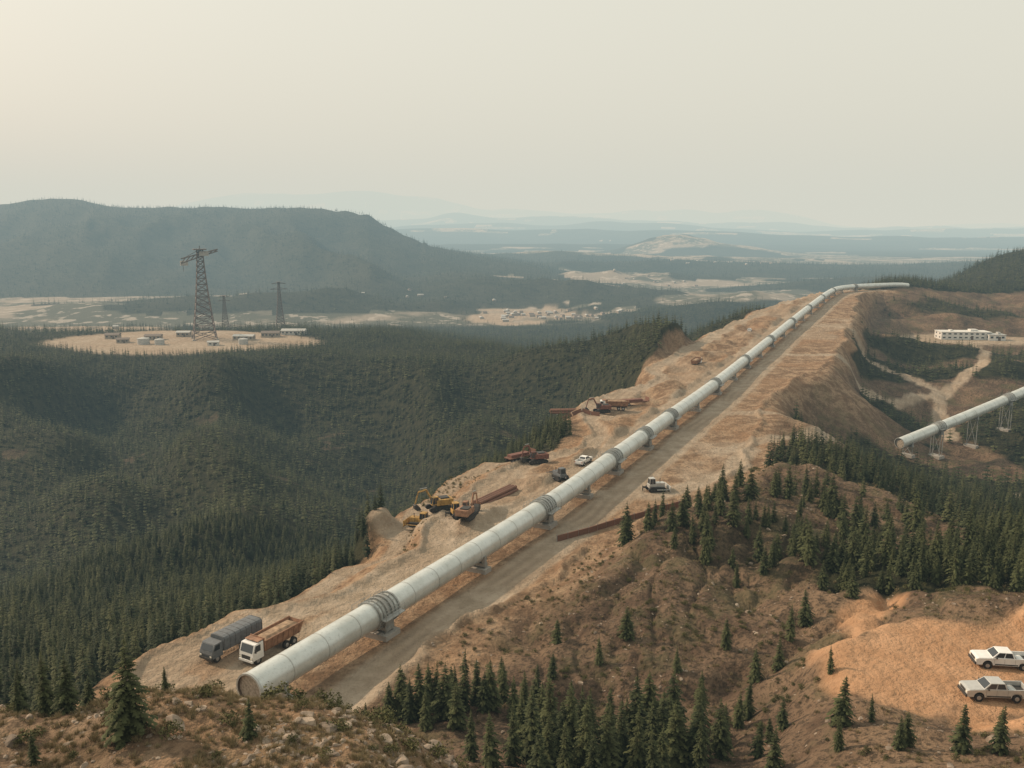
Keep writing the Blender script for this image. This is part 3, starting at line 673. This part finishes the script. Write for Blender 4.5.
def box_truck(loc,rz):
    mb=MB()
    mb.box((0,0,.9),(8.2,.9,.3),6)
    mb.prof([(2.5,.7),(4.15,.7),(4.3,1.25),(4.2,1.7),(3.75,2.55),(2.5,2.6)],-1.15,1.15,0)
    mb.quad((4.215,-1,1.75),(4.215,1,1.75),(3.8,.95,2.45),(3.8,-.95,2.45),2)
    for y in (-1.156,1.156): mb.quad((2.95,y,1.7),(3.95,y,1.7),(3.65,y,2.4),(2.95,y,2.4),2)
    arc=[(-1.25,1.15),(-1.25,2.7),(-1.12,2.95),(-.6,3.05),(.6,3.05),(1.12,2.95),(1.25,2.7),(1.25,1.15)]
    m=len(arc);V=[(-4.3,a,b) for a,b in arc]+[(2.35,a,b) for a,b in arc]
    mb.add(V,[tuple(range(m)),tuple(range(2*m-1,m-1,-1))]+[(i,m+i,m+(i+1)%m,(i+1)%m) for i in range(m)],1)
    for x in np.linspace(-4.2,2.25,8):
        Va=[(x-.03,a*1.012,1.15+(b-1.15)*1.012) for a,b in arc];Vb=[(x+.03,a*1.012,1.15+(b-1.15)*1.012) for a,b in arc]
        mb.add(Va+Vb,[tuple(range(m)),tuple(range(2*m-1,m-1,-1))]+[(i,m+i,m+(i+1)%m,(i+1)%m) for i in range(m)],6)
    mb.box((4.3,0,.7),(.2,2.3,.3),6)
    for y in (-.9,.9): mb.box((4.32,y,1.05),(.06,.3,.2),4)
    for x in (3.4,-2.0,-3.2):
        for y in (-.98,.98): wheel(mb,x,y,.5,.4 if x<0 else .3)
    return mb.obj('covered_truck',[greyc,greyc,glass,tyre,lamp,chrome,blackp],loc,rz,bevel=.02)
box_truck(onz(-37.0,109.4),hd)
def excavator(loc,rz,paint,reach=1.0):
    mb=MB()
    for y in (-1.2,1.2):
        pts=[(-2+.0,.1),(1.9,.1)]+[(1.9+.45*math.sin(a),.55-.45*math.cos(a)) for a in np.linspace(0,math.pi,7)[1:]]+[(-2,1.0)]+[(-2-.45*math.sin(a),.55+.45*math.cos(a)) for a in np.linspace(0,math.pi,7)[1:-1]]
        mb.prof(pts,y-.3,y+.3,3)
        for x in np.linspace(-1.8,1.7,6): mb.cyl((x,y-.33,.5),(x,y+.33,.5),.22,.22,10,6)
    mb.box((0,0,.75),(2.2,1.8,.4),6);mb.cyl((0,0,.9),(0,0,1.2),.8,.8,16,6)
    mb.box((-.9,0,1.75),(3.3,2.5,1.1),0);mb.box((-2.3,0,1.7),(.8,2.6,1.2),0);mb.box((-1.2,-.3,2.4),(1.8,1.6,.25),6)
    frustum_glass(mb,.25,1.75,.35,1.5,.5,.45,1.4,3.0,0,2,.6)
    b=[(1.0,-.5,1.7),(3.0*reach,-.5,4.3),(5.0*reach,-.5,4.0),(5.9*reach,-.5,1.6)]
    for a,c,w in ((b[0],b[1],.34),(b[1],b[2],.32),(b[2],b[3],.24)): mb.beam(a,c,w,0)
    mb.beam((1.3,-.5,1.5),(2.5*reach,-.5,3.5),.12,5);mb.beam((2.8*reach,-.5,4.7),(4.6*reach,-.5,4.6),.12,5)
    x=5.9*reach;mb.prof([(x-.2,1.7),(x+.3,1.5),(x+.2,.7),(x-.4,.3),(x-1.1,.6),(x-.7,1.2)],-1.05,.05,6)
    return mb.obj('excavator',[paint,paint,glass,tyre,lamp,chrome,blackp],loc,rz,bevel=.03)
def dozer(loc,rz,paint,name='bulldozer'):
    mb=MB()
    for y in (-1.1,1.1):
        pts=[(-1.7,.1),(1.6,.1),(2.0,.5),(1.6,1.0),(-1.4,1.15),(-2.1,.6)]
        mb.prof(pts,y-.28,y+.28,3)
        for x in np.linspace(-1.4,1.3,5): mb.cyl((x,y-.31,.45),(x,y+.31,.45),.2,.2,10,6)
    mb.box((.6,0,1.35),(2.4,1.3,1.0),0);mb.box((-.9,0,1.2),(1.6,1.7,.8),0)
    frustum_glass(mb,-1.6,-.2,-1.5,-.35,.75,.65,1.5,2.9,0,2)
    mb.cyl((1.0,.3,1.8),(1.0,.3,2.7),.08,.08,8,6)
    bl=[(2.6,.1),(2.75,.1),(2.6,.6),(2.75,1.3),(2.6,1.35),(2.42,.7)];mb.prof(bl,-1.9,1.9,0)
    for y in (-1.45,1.45): mb.beam((-.2,y,.6),(2.5,y,.5),.14,0)
    mb.beam((-2.1,0,.9),(-2.9,0,1.0),.3,6);mb.beam((-2.9,0,1.3),(-2.9,0,.2),.16,6)
    return mb.obj(name,[paint,paint,glass,tyre,lamp,chrome,blackp],loc,rz,bevel=.03)
excavator(onz(-14.5,168.5),math.radians(205),yel,.8)
dozer(onz(-18,165.5),math.radians(160),yel)
excavator(onz(-8.5,160),math.radians(70),orangep,.7)
dozer(onz(-10,164.5),math.radians(20),yel)
dozer(onz(10.5,190),math.radians(120),greyc)
excavator(onz(5.8,204),math.radians(200),redp,.6)
dozer(onz(30.5,181.5),math.radians(10),silver)
excavator(onz(27,262),math.radians(190),redp,.8)
dump_truck(onz(31,266),math.radians(175))
excavator(onz(45,330),math.radians(60),orangep,.8)
dump_truck(onz(74,352),math.radians(65))
pickup(onz(120,446),math.radians(70),white)
pickup(onz(17,203.5),math.radians(60),white)
def pipe_stack(loc,rz,n=4,L=12,r=.35):
    mb=MB()
    for lv in range(2):
        for k in range(n-lv):
            y=(k-(n-lv-1)/2)*2*r;z=r+lv*r*1.75+.15
            mb.cyl((-L/2+random.uniform(-.3,.3),y,z),(L/2,y,z),r,r,12,0)
    for x in (-L*.35,0,L*.35): mb.box((x,0,.08),(.25,n*2*r+.6,.16),1)
    return mb.obj('pipe_stack',[rust,conc],loc,rz)
pipe_stack(onz(-3.5,177),math.radians(58),4,14)
pipe_stack(onz(18,270),math.radians(5),4,12)
def barrier(pts,h=1.0):
    mb=MB()
    for i in range(len(pts)-1):
        a=Vector(pts[i]);b=Vector(pts[i+1]);n=max(1,int((b-a).length/2.2))
        for k in range(n):
            p=a.lerp(b,(k+.5)/n);p0=a.lerp(b,k/n);p1=a.lerp(b,(k+1)/n);z0=gz(p0.x,p0.y);z1=gz(p1.x,p1.y);yaw=math.atan2(b.y-a.y,b.x-a.x)
            mb.box((p.x,p.y,(z0+z1)/2+h*.5),((b-a).length/n*.96,.18,h),0,yaw,ry=-math.atan2(z1-z0,(p1-p0).length))
            mb.beam((p0.x,p0.y,z0-.3),(p0.x,p0.y,z0+h+.25),.12,1)
    return mb.obj('steel_barrier',[rust,steel])
barrier([(8,150.5),(14,155),(21,161),(28,166),(35.5,170)],1.1)
barrier([(15,261),(21,260),(26,257)],1.2)
def trailer(loc,rz,L=11):
    mb=MB();mb.box((0,0,1.15),(L,2.4,.25),0);mb.box((0,0,.9),(L*.9,.8,.3),0)
    for x in (-L*.4,-L*.28,-L*.16):
        for y in (-1,1): wheel(mb,x,y,.48,.35,1,2)
    mb.beam((L*.38,.6,0),(L*.38,.6,1.1),.12,0);mb.beam((L*.38,-.6,0),(L*.38,-.6,1.1),.12,0)
    mb.box((-.6,0,1.6),(L*.7,1.6,.6),3);mb.box((L*.48,0,1.8),(.15,2.4,1.1),0)
    return mb.obj('flatbed_trailer',[rust,tyre,chrome,redp],loc,rz,bevel=.03)
trailer(onz(38,275),math.radians(20));trailer(onz(2,206),math.radians(40),8)
# ------------------------------------------------------------------ lattice towers
darksteel=simple('dark_steel',(.13,.10,.085),.7,.2)
def lattice_tower(x,y,H,wb,wt,jib):
    g=gz(x,y);mb=MB();n=int(H/(wb*.42))+6
    def cor(t,i):
        w=(wb*(1-t)**1.5+wt*(1-(1-t)**1.5))/2
        sx,sy=((-1,-1),(1,-1),(1,1),(-1,1))[i];return (sx*w,sy*w,H*t)
    th=H*.006
    ts=[1-(1-k/n)**1.25 for k in range(n+1)]
    for k in range(n):
        for i in range(4):
            j=(i+1)%4
            mb.beam(cor(ts[k],i),cor(ts[k+1],i),th*1.5,0)
            mb.beam(cor(ts[k],i),cor(ts[k+1],j),th*.8,0);mb.beam(cor(ts[k],j),cor(ts[k+1],i),th*.8,0)
            mb.beam(cor(ts[k+1],i),cor(ts[k+1],j),th*.8,0)
    mb.box((0,0,H*1.0),(wt*2.2,wt*2.2,H*.012),0)
    if jib:
        L=H*.2;z0=H*.9;z1=H*.96
        for sy in (-wt/2,wt/2):
            mb.beam((L*.95,sy,z1+H*.04),(-L,sy,z0),th*1.3,0);mb.beam((L*.95,sy,z1+H*.02),(-L,sy,z0-H*.05),th,0)
            for k in range(8):
                a=k/8;b=(k+1)/8
                mb.beam((L*.95-1.95*L*a,sy,z1+H*.04-(z1+H*.04-z0)*a),(L*.95-1.95*L*b,sy,z1+H*.02-(z1+H*.07-z0)*b),th*.8,0)
        mb.beam((0,0,H),(-L*.9,0,z0),th*.6,0)
        mb.box((-L*.85,0,z0-H*.05),(L*.4,wt,H*.05),1);mb.box((L*.2,0,H*.955),(L*.5,wt*1.3,H*.05),1)
        mb.beam((-L*.9,0,z0-H*.06),(-L*.9,0,H*.76),th*.5,0)
        mb.beam((0,0,H),(0,0,H*1.04),th,0)
    else:
        for k,ln in ((.97,.14),(.86,.17)):
            mb.beam((-H*ln,0,H*k),(H*ln,0,H*k),th*1.1,0)
            for sg in (-1,1): mb.beam((sg*H*ln,0,H*k),(sg*wt*.4,0,H*(k+.03)),th*.8,0)
    for i in range(4):
        c=cor(0,i);mb.box((c[0],c[1],.2),(wb*.12,wb*.12,1.6),1)
    return mb.obj('lattice_tower',[darksteel,conc],(x,y,g),math.radians(random.uniform(5,25)))
lattice_tower(-277,795,80,20,5,True)
lattice_tower(-262,1000,56,11,2,False)
lattice_tower(-300,925,38,9,2,False)
# ------------------------------------------------------------------ buildings
roofm=simple('metal_roof',(.42,.42,.40),.5,.1,var=.15);wallm=simple('wall_panel',(.48,.46,.42),.7,var=.1);winm=simple('window_glass',(.04,.05,.06),.15,spec=.7);tanm=simple('tan_wall',(.32,.27,.21),.8);roofd=simple('dark_roof',(.16,.13,.11),.8)
def building(name,x,y,L,Wd,H,rz,wm=None,storeys=1,flat=False,rm=None):
    g=gz(x,y);par=bpy.data.objects.new(name,None);par.location=(x,y,g);par.rotation_euler[2]=rz;scn.collection.objects.link(par)
    mb=MB();mb.box((0,0,H/2-.5),(L,Wd,H+1),0);o=mb.obj('walls',[wm or wallm]);o.parent=par
    mb=MB()
    if flat:
        mb.box((0,0,H+.15),(L+.6,Wd+.6,.3),0);mb.box((L*.2,0,H+.9),(L*.15,Wd*.4,1.2),0);mb.box((-L*.25,0,H+.7),(L*.06,Wd*.3,.8),0)
    else:
        a=[(-Wd/2-.5,H),(Wd/2+.5,H),(0,H+Wd*.18)]
        V=[(-L/2-.5,p,q) for p,q in a]+[(L/2+.5,p,q) for p,q in a];mb.add(V,[(0,1,2),(5,4,3),(0,3,4,1),(1,4,5,2),(2,5,3,0)],0)
    o=mb.obj('roof',[rm or roofm]);o.parent=par
    mb=MB();fh=H/storeys
    for s in range(storeys):
        nw=int(L/3.2)
        for k in range(nw):
            xx=-L/2+(k+.5)*L/nw
            for sg in (-1,1): mb.box((xx,sg*(Wd/2+.02),fh*(s+.58)),(1.7,.06,fh*.36),0)
        for k in range(max(1,int(Wd/4))):
            yy=-Wd/2+(k+.5)*Wd/max(1,int(Wd/4))
            for sg in (-1,1): mb.box((sg*(L/2+.02),yy,fh*(s+.58)),(.06,1.7,fh*.36),0)
    o=mb.obj('windows',[winm]);o.parent=par
    mb=MB();mb.box((L*.12,-(Wd/2+.05),1.2),(1.6,.1,2.4),0);o=mb.obj('door',[dark]);o.parent=par
    return par
wh2=simple('white_wall',(.60,.59,.56),.6,var=.06)
building('warehouse',284,556,30,11,4.6,math.radians(-4),wh2,2,True,wh2)
building('warehouse',301,550,10,8,3.4,math.radians(-4),wh2,1,True)
for (x,y,L,Wd,H,r) in [(-322,792,14,8,3.6,.1),(-340,770,10,7,3.2,.3),(-240,790,18,8,3.6,-.05),(-222,812,16,9,4,.1),(-205,830,22,9,4,0),(-255,752,9,6,3,.2),(-362,800,12,8,3.6,.1),(-303,815,12,7,4,0)]:
    building('site_building',x,y,L,Wd,H,r,random.choice([wallm,tanm]),1,False,random.choice([roofm,roofd]))
def tank(x,y,r,h):
    mb=MB();mb.cyl((0,0,-.3),(0,0,h),r,r,32,0);mb.cyl((0,0,h),(0,0,h+r*.22),r*1.01,.2,32,0)
    for k in range(3): mb.cyl((0,0,h*(k+1)/3-.1),(0,0,h*(k+1)/3+.1-.01*k),r*1.012,r*1.012,32,1)
    for k in range(10): mb.beam((r*1.05,-.25,h*k/10),(r*1.05,.25,h*k/10),.05,1)
    mb.beam((r*1.06,-.25,0),(r*1.06,-.25,h),.06,1);mb.beam((r*1.06,.25,0),(r*1.06,.25,h),.06,1)
    mb.obj('storage_tank',[roofm,steel],onz(x,y))
tank(-318,760,5,5);tank(-303,757,4,4.5);tank(-232,760,4,4.5)
mb=MB()
cents=[(-160,1950,130,70,6),(40,1640,150,110,46),(-640,1120,170,90,14),(330,2500,320,160,12),(800,3300,500,250,10)]
X_=[];Y_=[]
for cx,cy,sx,sy,n in cents:
    for _ in range(n): X_.append(random.gauss(cx,sx*.5));Y_.append(random.gauss(cy,sy*.5))
Zt=terrain(np.array(X_),np.array(Y_),False)
for x,y,z in zip(X_,Y_,Zt):
    L=random.uniform(6,14);Wd=random.uniform(5,8);H=random.uniform(2.5,4);rz=random.choice([.2,.2+math.pi/2])+random.uniform(-.1,.1);c=random.randrange(2)
    mb.box((x,y,z+H/2-.5),(L,Wd,H+1),c,rz);mb.box((x,y,z+H+.7),(L*1.05,Wd*1.08,1.4),2+random.randrange(2),rz,top=.06,topx=.9)
mb.obj('distant_town',[tanm,tanm,roofd,roofm])
print('OBJECTS',time.time()-T0)
# ------------------------------------------------------------------ haze: blue-weighted absorption, plus constant emission standing in for scattered skylight
mb=MB();mb.box((0,28000,500),(90000,60000,2000),0)
hz=mb.obj('emissive_haze_volume',[])
hm=bpy.data.materials.new('glowing_haze');hm.use_nodes=True;nt=hm.node_tree
for n in list(nt.nodes):
    if n.type!='OUTPUT_MATERIAL': nt.nodes.remove(n)
sg=(.86e-4,1.22e-4,1.50e-4);eq=(.655,.66,.58);dens=1.6e-4
va=nt.nodes.new('ShaderNodeVolumeAbsorption');va.inputs['Color'].default_value=(1-sg[0]/dens,1-sg[1]/dens,1-sg[2]/dens,1);va.inputs['Density'].default_value=dens
em=nt.nodes.new('ShaderNodeEmission');em.inputs['Color'].default_value=tuple(s/dens*e for s,e in zip(sg,eq))+(1,);em.inputs['Strength'].default_value=dens
ad=nt.nodes.new('ShaderNodeAddShader');nt.links.new(va.outputs[0],ad.inputs[0]);nt.links.new(em.outputs[0],ad.inputs[1])
nt.links.new(ad.outputs[0],nt.nodes['Material Output'].inputs['Volume'])
hz.data.materials.append(hm)
# ------------------------------------------------------------------ sky, sun, camera
S=Vector((-.78,.36,.54)).normalized()
el=math.asin(S.z);az=math.atan2(S.x,S.y)
w=bpy.data.worlds.new('World');scn.world=w;w.use_nodes=True;nt=w.node_tree
bg=nt.nodes['Background'];sk=nt.nodes.new('ShaderNodeTexSky');sk.sky_type='NISHITA';sk.sun_disc=False;sk.sun_elevation=el;sk.sun_rotation=az%(2*math.pi)
sk.air_density=1.0;sk.dust_density=5.0;sk.ozone_density=.6;sk.altitude=200
hs=nt.nodes.new('ShaderNodeHueSaturation');hs.inputs['Saturation'].default_value=.45;nt.links.new(sk.outputs[0],hs.inputs['Color'])
veil=mixc(nt,.62,hs.outputs[0],(9.3,9.15,7.6))
nt.links.new(veil,bg.inputs['Color']);bg.inputs['Strength'].default_value=.12
sl=bpy.data.lights.new('sun','SUN');sl.energy=4.7;sl.angle=math.radians(.6);sl.color=(1,.85,.66)
so=bpy.data.objects.new('sun',sl);so.rotation_euler=S.to_track_quat('Z','Y').to_euler();so.location=(-200,100,300);scn.collection.objects.link(so)
cam=bpy.data.cameras.new('camera');cam.sensor_width=36;cam.lens=887/1024*36;cam.clip_start=.5;cam.clip_end=120000
co_=bpy.data.objects.new('camera',cam);co_.location=(0,0,55);co_.rotation_euler=(math.radians(80),0,0);scn.collection.objects.link(co_);scn.camera=co_
scn.view_settings.view_transform='Standard';scn.view_settings.look='None';scn.view_settings.exposure=0
print('DONE',time.time()-T0)
